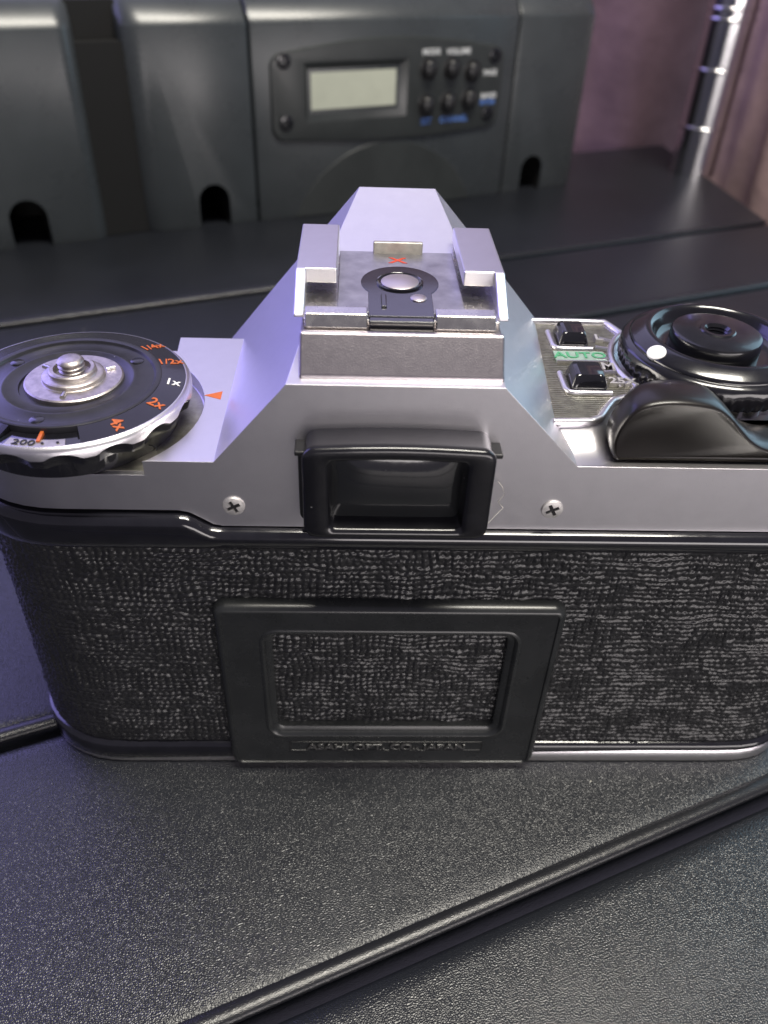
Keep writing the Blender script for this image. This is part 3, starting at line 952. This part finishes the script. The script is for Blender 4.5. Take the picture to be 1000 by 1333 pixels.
# control panel
def panel_loop(e, y_):
    out = []
    base = []
    x0, x1 = 113.7 - e, 220.2 + e
    n = 20
    # bottom edge (bowed), right, top (arched), left with rounded corners
    def bow_t(t): return 64.2 + e + 4.4 * math.sin(math.pi * t) - 0.6 * t
    def bow_b(t): return 33.0 - e - 2.2 * math.sin(math.pi * t) - 0.8 * t
    r = 6
    for k in range(n + 1):
        t = k / n
        base.append((x0 + r + (x1 - x0 - 2 * r) * t, bow_b(t)))
    for k in range(1, 6):
        a = R(-90 + 90 * k / 6); base.append((x1 - r + r * math.cos(a), bow_b(1) + r + r * math.sin(a)))
    for k in range(1, 6):
        a = R(90 * k / 6); base.append((x1 - r + r * math.cos(a), bow_t(1) - r + r * math.sin(a)))
    for k in range(n + 1):
        t = 1 - k / n
        base.append((x0 + r + (x1 - x0 - 2 * r) * t, bow_t(t)))
    for k in range(1, 6):
        a = R(90 + 90 * k / 6); base.append((x0 + r + r * math.cos(a), bow_t(0) - r + r * math.sin(a)))
    for k in range(1, 6):
        a = R(180 + 90 * k / 6); base.append((x0 + r + r * math.cos(a), bow_b(0) + r + r * math.sin(a)))
    return [(x, y_, z) for x, z in base]
gp = G().loft([panel_loop(0.8, 0.5), panel_loop(0.8, -0.7), panel_loop(0.3, -1.5), panel_loop(-0.5, -1.7)], True, True)
cutw = G()
cutw.loft([[(x, -4, z) for x, z in ((127.0, 38.8), (174.2, 38.8), (174.2, 61.2), (127.0, 61.2))],
           [(x, -1.6, z) for x, z in ((127.5, 39.0), (173.8, 39.0), (173.8, 61.0), (127.5, 61.0))],
           [(x, 0.2, z) for x, z in ((130.2, 43.3), (168.8, 43.3), (168.8, 57.2), (130.2, 57.2))],
           [(x, 2.0, z) for x, z in ((130.2, 43.3), (168.8, 43.3), (168.8, 57.2), (130.2, 57.2))]], True, True)
gp = boolean(gp, [('DIFFERENCE', cutw)], clean=False)
cp = gp.obj('control_panel', BOXD, box, smooth=30)
G().box(130.4, 168.6, -0.95, -0.5, 43.4, 57.1).obj('display', LCD, cp, smooth=0)
for s_, z in ((183.5, 56.6), (194.6, 56.4), (204.8, 54.9), (183.4, 42.6), (194.0, 43.0), (204.4, 43.8)):
    g = G()
    g.loft([[(s_ + rr * math.cos(2 * math.pi * i / 28), yy, z + rr * 1.12 * math.sin(2 * math.pi * i / 28)) for i in range(28)] for rr, yy in ((4.2, -1.5), (4.2, -2.0), (3.8, -2.15), (3.5, -1.75), (3.2, -1.75), (3.1, -3.4), (2.6, -4.2), (1.5, -4.6), (0.05, -4.7))], True, True)
    g.obj('panel_button', BLACKP, cp, smooth=40)
for s_, z in ((118.9, 62.0), (119.1, 39.3), (215.6, 60.5), (214.7, 37.2)):
    screw('panel_screw', (s_, -1.6, z), 3.0, cp, BLACKG, 0.9)
for txt, s_, z, m_, sz in (('MODE', 184.3, 62.9, PRINTW, 3.1), ('VOLUME', 197.4, 62.6, PRINTW, 3.1), ('PAGE', 213.9, 53.8, PRINTW, 2.9), ('BAND', 214.3, 44.6, PRINTW, 3.0), ('ENTER', 214.0, 42.0, PRINTB, 2.7), ('SET', 183.6, 35.9, PRINTB, 3.4), ('CHANNEL', 197.4, 36.0, PRINTB, 3.2)):
    text_g(txt, sz, (s_, -1.78, z), (1, 0, 0), (0, 0, 1), 0.1, bold=0.08, squash=0.95).obj('panel_print', m_, cp, smooth=0)

# ------------------------------------------------------------------ chrome post
post = thing('chrome_post', 'polished chrome ringed post standing at the back right end of the planks', 'post', (174, 368, 0))
G().lathe([(11.6, 0), (11.6, 20), (11.6, 90), (11.6, 170)], (0, 0), 64).obj('tube', CHROME, post, smooth=50)
for z in (23.2, 49.8, 71.6, 76.0, 102):
    G().lathe([(11.4, z - 1.0), (12.0, z - 0.8), (12.35, z - 0.25), (12.35, z + 0.25), (12.0, z + 0.8), (11.4, z + 1.0)], (0, 0), 64, None, False).obj('ring', CHROME, post, smooth=60)

# ------------------------------------------------------------------ curtain
def drape(path, m_, label, k1, k2, amp, flip):
    loops = []
    for z in (-160, -100, -60, -30, 0, 30, 60, 90, 130, 180, 260):
        l = []
        for i, (x, y) in enumerate(path):
            w = amp * math.sin(i * k1 + 0.004 * z) + 0.4 * amp * math.sin(i * k2 + 1.3 - 0.008 * z) + 0.3 * amp * math.sin(i * 0.31 + z * 0.02)
            l.append((x + flip[0] * w, y + flip[1] * w, z))
        loops.append(l)
    o = G().loft(loops, closed=False).obj('curtain', m_, None, smooth=180)
    o['label'] = label
    o['category'] = 'curtain'
drape(catmull([(-60, 446), (60, 440), (120, 436), (180, 432), (230, 430)], 26), CLOTH, 'dark mauve brown cloth hanging in soft folds behind the black box and the chrome post', 0.11, 0.19, 5, (0, -1))
drape(catmull([(202, 418), (206, 398), (208, 372), (213, 340), (220, 300), (232, 262)], 18), CLOTHB, 'warm beige pink cloth hanging in folds at the right edge beside the chrome post', 0.16, 0.29, 4, (-1, -0.2))
